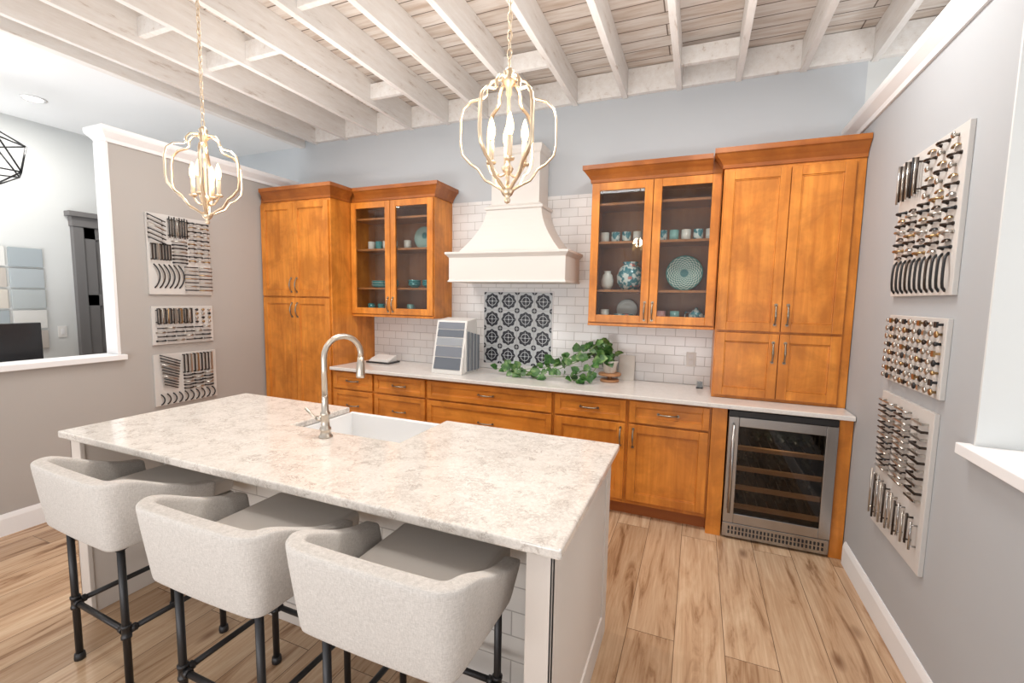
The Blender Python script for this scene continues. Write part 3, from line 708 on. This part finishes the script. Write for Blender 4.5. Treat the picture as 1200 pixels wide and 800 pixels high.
# ---------------- counter items ----------------
og=(-2.89,-.33,.914)
th=thing('sample_stand','white countertop stand filled with rows of gray material samples','sample display',og)
b=B(og)
sxa,sxb=-3.05,-2.75; pr=[(-.50,.9145),(-.50,.945),(-.40,1.375),(-.22,1.395),(-.18,.9145)]
b.loft([[(sxa,q[0],q[1]) for q in pr],[(sxb,q[0],q[1]) for q in pr]],sm=False); b.obj('case',M_white,th,bevel=.003)
M_s=[plain('sample_slate_blue',(.12,.14,.17),.5),plain('sample_gray',(.18,.20,.235),.5),plain('sample_gray_light',(.30,.325,.355),.5)]
for za,zb_,k in ((.955,1.055,0),(1.063,1.150,1),(1.158,1.225,2),(1.233,1.295,0),(1.302,1.360,1)):
    Y=lambda z:-.50+(z-.945)/.43*.10
    B(og).hexa([(sxa+.02,Y(za)-.006,za),(sxb-.02,Y(za)-.006,za),(sxb-.02,Y(za)+.012,za),(sxa+.02,Y(za)+.012,za)],[(sxa+.02,Y(zb_)-.002,zb_),(sxb-.02,Y(zb_)-.002,zb_),(sxb-.02,Y(zb_)+.012,zb_),(sxa+.02,Y(zb_)+.012,zb_)]).obj('sample_panel',M_s[k],th,bevel=.001)
for i in range(12): B(og).box(sxb,sxb+.012+.004*(i%3),-.44+i*.021,-.44+i*.021+.009,.935,1.29-.004*i).obj('side_sample',[M_white,M_s[2],M_s[1]][i%3],th)
# plant
PX=-1.55; og=(PX,-.17,.914)
th=thing('wooden_riser','small round wooden riser holding the trailing plant on the worktop','riser',og)
M_rw=plain('riser_wood',(.45,.22,.10),.45)
B(og).lathe((PX,-.17,.9145),[(.001,0),(.075,0),(.078,.008),(.075,.018),(.001,.018)],24).obj('base_disc',M_rw,th)
B(og).cyl((PX,-.17,.932),(PX,-.17,.965),.018,12).obj('post',M_rw,th)
B(og).lathe((PX,-.17,.965),[(.001,0),(.09,0),(.093,.008),(.09,.018),(.001,.018)],24).obj('top_disc',M_rw,th)
og=(-1.44,-.05,.9145)
tag(B(og).hexa([(-1.50,-.055,.9145),(-1.37,-.055,.9145),(-1.37,-.048,.9145),(-1.50,-.048,.9145)],[(-1.50,-.022,1.12),(-1.37,-.022,1.12),(-1.37,-.015,1.12),(-1.50,-.015,1.12)]).obj('sample_card',M_cer,bevel=.001),'small cream card leaning on the backsplash behind plant','card')
og=(PX,-.17,.9835)
th=thing('potted_pothos','trailing green pothos in a cream pot with vines along worktop','potted plant',og)
B(og).lathe((PX,-.17,.9835),[(.001,0),(.042,0),(.050,.01),(.060,.085),(.066,.09),(.066,.102),(.056,.102),(.054,.085),(.001,.080)],20).obj('pot',M_cer,th)
vines=[[(-1.57,-.17,1.08),(-1.66,-.20,1.15),(-1.80,-.24,1.07),(-1.95,-.27,1.0),(-2.15,-.30,.96),(-2.35,-.30,.955),(-2.55,-.26,.96)],
 [(-1.55,-.19,1.08),(-1.60,-.26,1.12),(-1.70,-.33,1.03),(-1.82,-.36,.96),(-2.02,-.37,.945),(-2.25,-.36,.945),(-2.42,-.33,.95)],
 [(-1.54,-.17,1.08),(-1.53,-.20,1.19),(-1.57,-.22,1.26),(-1.63,-.25,1.24),(-1.70,-.28,1.17)],
 [(-1.57,-.15,1.08),(-1.65,-.14,1.20),(-1.78,-.15,1.16),(-1.92,-.17,1.07),(-2.06,-.2,1.0),(-2.30,-.22,.96),(-2.48,-.2,1.03)],
 [(-1.57,-.15,1.08),(-1.67,-.12,1.11),(-1.82,-.13,1.06),(-1.98,-.17,1.03),(-2.12,-.2,1.06)],
 [(-1.57,-.2,1.08),(-1.61,-.28,1.08),(-1.67,-.34,.98),(-1.73,-.38,.94),(-1.85,-.40,.94)]]
b=B(og)
def interp(v,t):
    t*=len(v)-1; i=min(int(t),len(v)-2); return Vector(v[i]).lerp(Vector(v[i+1]),t-i)
for v in vines: b.tube([interp(v,i/24) for i in range(25)],.003,5)
b.obj('vines',plain('vine_stem',(.14,.22,.06),.5),th)
b=B(og)
def leaf(b,p,d,up,s):
    d=d.normalized(); sd=d.cross(up).normalized(); up=sd.cross(d)
    L=[(0,0,0),(.18,.36,.05),(.45,.46,.08),(.75,.27,.05),(1,0,-.08)]
    C=[b.v(p+d*s*q+up*s*(.0 if k==0 else -.02*k)) for k,q in enumerate((.06,.25,.5,.78,1.0))]
    for sg in (1,-1):
        E=[b.v(p+d*s*(a-(.10 if i==1 else 0))+sd*sg*s*w+up*s*h) for i,(a,w,h) in enumerate(L[1:4],1)]
        b.face([C[0],E[0],C[1]],True); b.face([C[1],E[0],E[1],C[2]],True); b.face([C[2],E[1],E[2],C[3]],True); b.face([C[3],E[2],C[4]],True)
for v in vines:
    n=int(sum((Vector(v[i+1])-Vector(v[i])).length for i in range(len(v)-1))/.040)
    for i in range(n):
        p=interp(v,(i+.3)/n)+Vector((0,0,.006)); d=Vector((random.uniform(-1,.8),random.uniform(-.8,.35),random.uniform(-.7,1.0)))
        leaf(b,p,d,Vector((random.uniform(-.5,.5),random.uniform(-1.5,-.5),.8)).normalized(),random.uniform(.055,.092))
for i in range(10):
    a=random.uniform(0,6.28); d=Vector((math.cos(a)*.8-.4,math.sin(a)*.8-.3,random.uniform(-.2,.6)))
    leaf(b,Vector((PX,-.17,1.08))+Vector((math.cos(a)*.03,math.sin(a)*.03,random.uniform(0,.06))),d,Vector((0,-.5,1)),random.uniform(.055,.085))
for vv in b.bm.verts:
    if vv.co.z+og[2]<.918: vv.co.z=.918-og[2]
    if vv.co.y+og[1]>-.065: vv.co.y=-.065-og[1]
b.obj('leaves',M_leaf,th)
# small counter things
og=(-3.80,-.20,.9145)
th=thing('brochure_tray','low black tray holding white brochures on the worktop','tray',og)
B(og).box(-3.95,-3.67,-.29,-.11,.9145,.93).obj('tray_base',M_blk,th,bevel=.003)
b=B(og); b.hexa([(-3.93,-.27,.93),(-3.70,-.27,.93),(-3.70,-.13,.93),(-3.93,-.13,.93)],[(-3.91,-.27,.955),(-3.72,-.27,.955),(-3.70,-.13,.985),(-3.93,-.13,.985)]); b.obj('brochures',M_white,th)
og=(-.86,-.14,.9145)
th=thing('card_stand','small black countertop card stand beside the tall cabinet','card stand',og)
B(og).box(-.89,-.84,-.16,-.11,.9145,.922).obj('base',M_blk,th)
B(og).hexa([(-.885,-.15,.922),(-.845,-.15,.922),(-.845,-.143,.922),(-.885,-.143,.922)],[(-.885,-.125,.965),(-.845,-.125,.965),(-.845,-.118,.965),(-.885,-.118,.965)]).obj('card_holder',M_blk,th)
og=(-.93,-.009,1.1)
th=thing('wall_outlet','white wall outlet on the subway tile backsplash','outlet',og)
B(og).box(-.975,-.90,-.014,-.0095,1.06,1.175).obj('cover_plate',M_white,th,bevel=.002)
B(og).box(-.955,-.92,-.0165,-.014,1.075,1.11).box(-.955,-.92,-.0165,-.014,1.125,1.16).obj('socket',M_trim,th,bevel=.001)

# ---------------- adjacent room ----------------
b=B(); X=-6.95; y0,y1=-1.14,-.32
b.box(X,X+.035,y0,y1,0.01,2.24)
for a,c in ((y0,y0+.10),((y0+y1)/2-.05,(y0+y1)/2+.05),(y1-.10,y1)): b.box(X+.035,X+.05,a,c,.01,2.24)
for z in (.01,.78,1.42,2.12): b.box(X+.035,X+.05,y0,y1,z,z+.12)
struct(b,'door_1',M_gdoor,.004)
b=B(); b.box(X,X+.06,y0-.09,y0,0,2.24).box(X,X+.06,y1,y1+.09,0,2.24).box(X,X+.07,y0-.10,y1+.10,2.24,2.34).box(X,X+.10,y0-.13,y1+.13,2.34,2.39)
struct(b,'trim_60',M_gdoor,.004)
og=(-6.949,-1.35,1.15)
th=thing('light_switch','white light switch plate beside the dark gray door','light switch',og)
B(og).box(-6.9498,-6.942,-1.385,-1.315,1.10,1.215).obj('switch_plate',M_white,th,bevel=.002)
B(og).box(-6.942,-6.938,-1.363,-1.337,1.13,1.185).obj('toggle',M_trim,th,bevel=.001)
cols=[plain('sample_blue_tile',(.36,.41,.44),.3),plain('sample_blue_gray',(.41,.455,.48),.3),plain('sample_sky',(.45,.49,.50),.3),plain('sample_white',(.70,.70,.68),.4),plain('sample_taupe',(.50,.46,.42),.4),plain('sample_cream',(.60,.56,.50),.4)]
for cy in (-1.585,-1.85):
    for r in range(5):
        z1=1.98-r*.20; og=(-6.949,cy,z1-.18); k=(r+(0 if cy>-1.7 else 3))%6
        o=B(og).box(-6.9498,-6.93,cy-.12,cy+.12,z1-.18,z1).obj('tile_sample_board',cols[k],bevel=.002)
        tag(o,['pale blue','blue gray','sky blue','white','taupe','cream'][k]+' tile sample board mounted on the far wall','tile sample','tile samples on the far wall')
og=(-5.6,-2.3,0)
th=thing('desk','white desk behind the half wall holding a monitor','desk',og)
B(og).box(-5.95,-5.2,-3.1,-1.95,.72,.75).obj('desk_top',M_white,th,bevel=.003)
for x in (-5.9,-5.25):
    for yy in (-3.05,-2.0): B(og).box(x-.02,x+.02,yy-.02,yy+.02,0,.72).obj('leg',M_white,th)
og=(-5.6,-2.3,.7505)
th=thing('computer_monitor','black flat computer monitor standing on a desk behind half wall','monitor',og)
B(og).box(-5.62,-5.58,-2.62,-2.04,.98,1.33).obj('screen',M_blk,th,bevel=.004)
B(og).box(-5.61,-5.59,-2.36,-2.30,.76,.98).box(-5.70,-5.50,-2.43,-2.23,.7505,.765).obj('stand',M_blk,th,bevel=.003)
# geometric chandelier
c=Vector((-6.0,-2.12,2.60)); og=tuple(c)
th=thing('geometric_chandelier','black wire polyhedron chandelier hanging in the adjoining room','chandelier',og)
bm=bmesh.new(); bmesh.ops.create_icosphere(bm,subdivisions=1,radius=.25); b=B(og)
for e in bm.edges: b.cyl(c+e.verts[0].co,c+e.verts[1].co,.006,6)
bm.free(); b.obj('wire_frame',M_black,th)
B(og).cyl(c+Vector((0,0,.25)),(c.x,c.y,3.199),.005,6).cyl((c.x,c.y,3.18),(c.x,c.y,3.199),.05,16).obj('hanging_rod',M_black,th)
B(og).cyl(c+Vector((0,0,.05)),c+Vector((0,0,.25)),.014,10).obj('socket',M_black,th)
B(og).lathe(c+Vector((0,0,-.04)),[(.001,0),(.022,.012),(.028,.035),(.016,.07),(.012,.09)],14).obj('bulb',M_bulb,th)
for x,y in ((-6.23,-1.72),(-6.0,-3.6),(1.2,-1.6),(1.5,-3.4)):
    og=(x,y,ZR-.004); th=thing('recessed_downlight','round white recessed downlight glowing in the drywall ceiling','ceiling light',og,'recessed downlights')
    B(og).lathe((x,y,ZR-.008),[(.060,.002),(.085,0),(.085,.0075),(.060,.0075)],24).obj('trim_ring',M_trim,th)
    B(og).lathe((x,y,ZR-.010),[(.001,0),(.060,0),(.060,.003),(.001,.003)],24).obj('lens',M_rec,th)
    L=bpy.data.lights.new('downlight_lamp','AREA'); L.shape='DISK'; L.size=.15; L.energy=16; L.color=(1,.95,.88)
    lo=bpy.data.objects.new('downlight_lamp',L); lo.parent=th; lo.location=(0,0,-.02); COL.objects.link(lo)

# ---------------- lights ----------------
def area(x,y,z,sx,sy,e,col=(1,.97,.93),rot=(0,0,0)):  # bare area light, added for fill without a fixture
    L=bpy.data.lights.new('added_fill_light','AREA'); L.shape='RECTANGLE'; L.size=sx; L.size_y=sy; L.energy=e; L.color=col
    o=bpy.data.objects.new('added_fill_light',L); o.location=(x,y,z); o.rotation_euler=rot; COL.objects.link(o); return o
area(-.75,-1.5,3.17,.5,.3,26); area(-3.6,-1.6,3.17,.9,.25,30); area(-2.1,-2.1,3.17,.5,.3,11); area(-2.3,-3.6,3.17,1.2,.3,14)  # added downward fill at joist level, no lamps hang there
# added upward fill lights that brighten the ceiling, no fixtures behind them
area(-2.4,-1.35,2.62,4.2,.7,13,(1,.98,.955),(pi,0,0))
area(-2.4,-4.9,.7,3.5,.6,58,(1,.98,.96),(math.radians(142),0,0))
area(-6.0,-3.0,1.0,1.2,1.2,48,(.95,.98,1),(pi,0,0)); area(1.6,-2.2,1.0,1.2,1.2,55,(.95,.98,1),(pi,0,0))  # added upward fill to brighten both adjoining rooms
w=bpy.data.worlds.new('World'); scene.world=w; w.use_nodes=True
bg=w.node_tree.nodes['Background']; bg.inputs[0].default_value=(.97,.98,1,1); bg.inputs[1].default_value=.92

# ---------------- camera ----------------
f,yaw,p,r=526.6,.3898,.0954,.0177
cam=bpy.data.cameras.new('camera'); co=bpy.data.objects.new('camera',cam); COL.objects.link(co)
cam.sensor_width=36; cam.lens=f/1200*36; cam.clip_start=.05
co.matrix_world=Matrix.Translation((-.909,-3.8555,1.5776))@Matrix.Rotation(yaw,4,'Z')@Matrix.Rotation(pi/2-p,4,'X')@Matrix.Rotation(r,4,'Z')
scene.camera=co
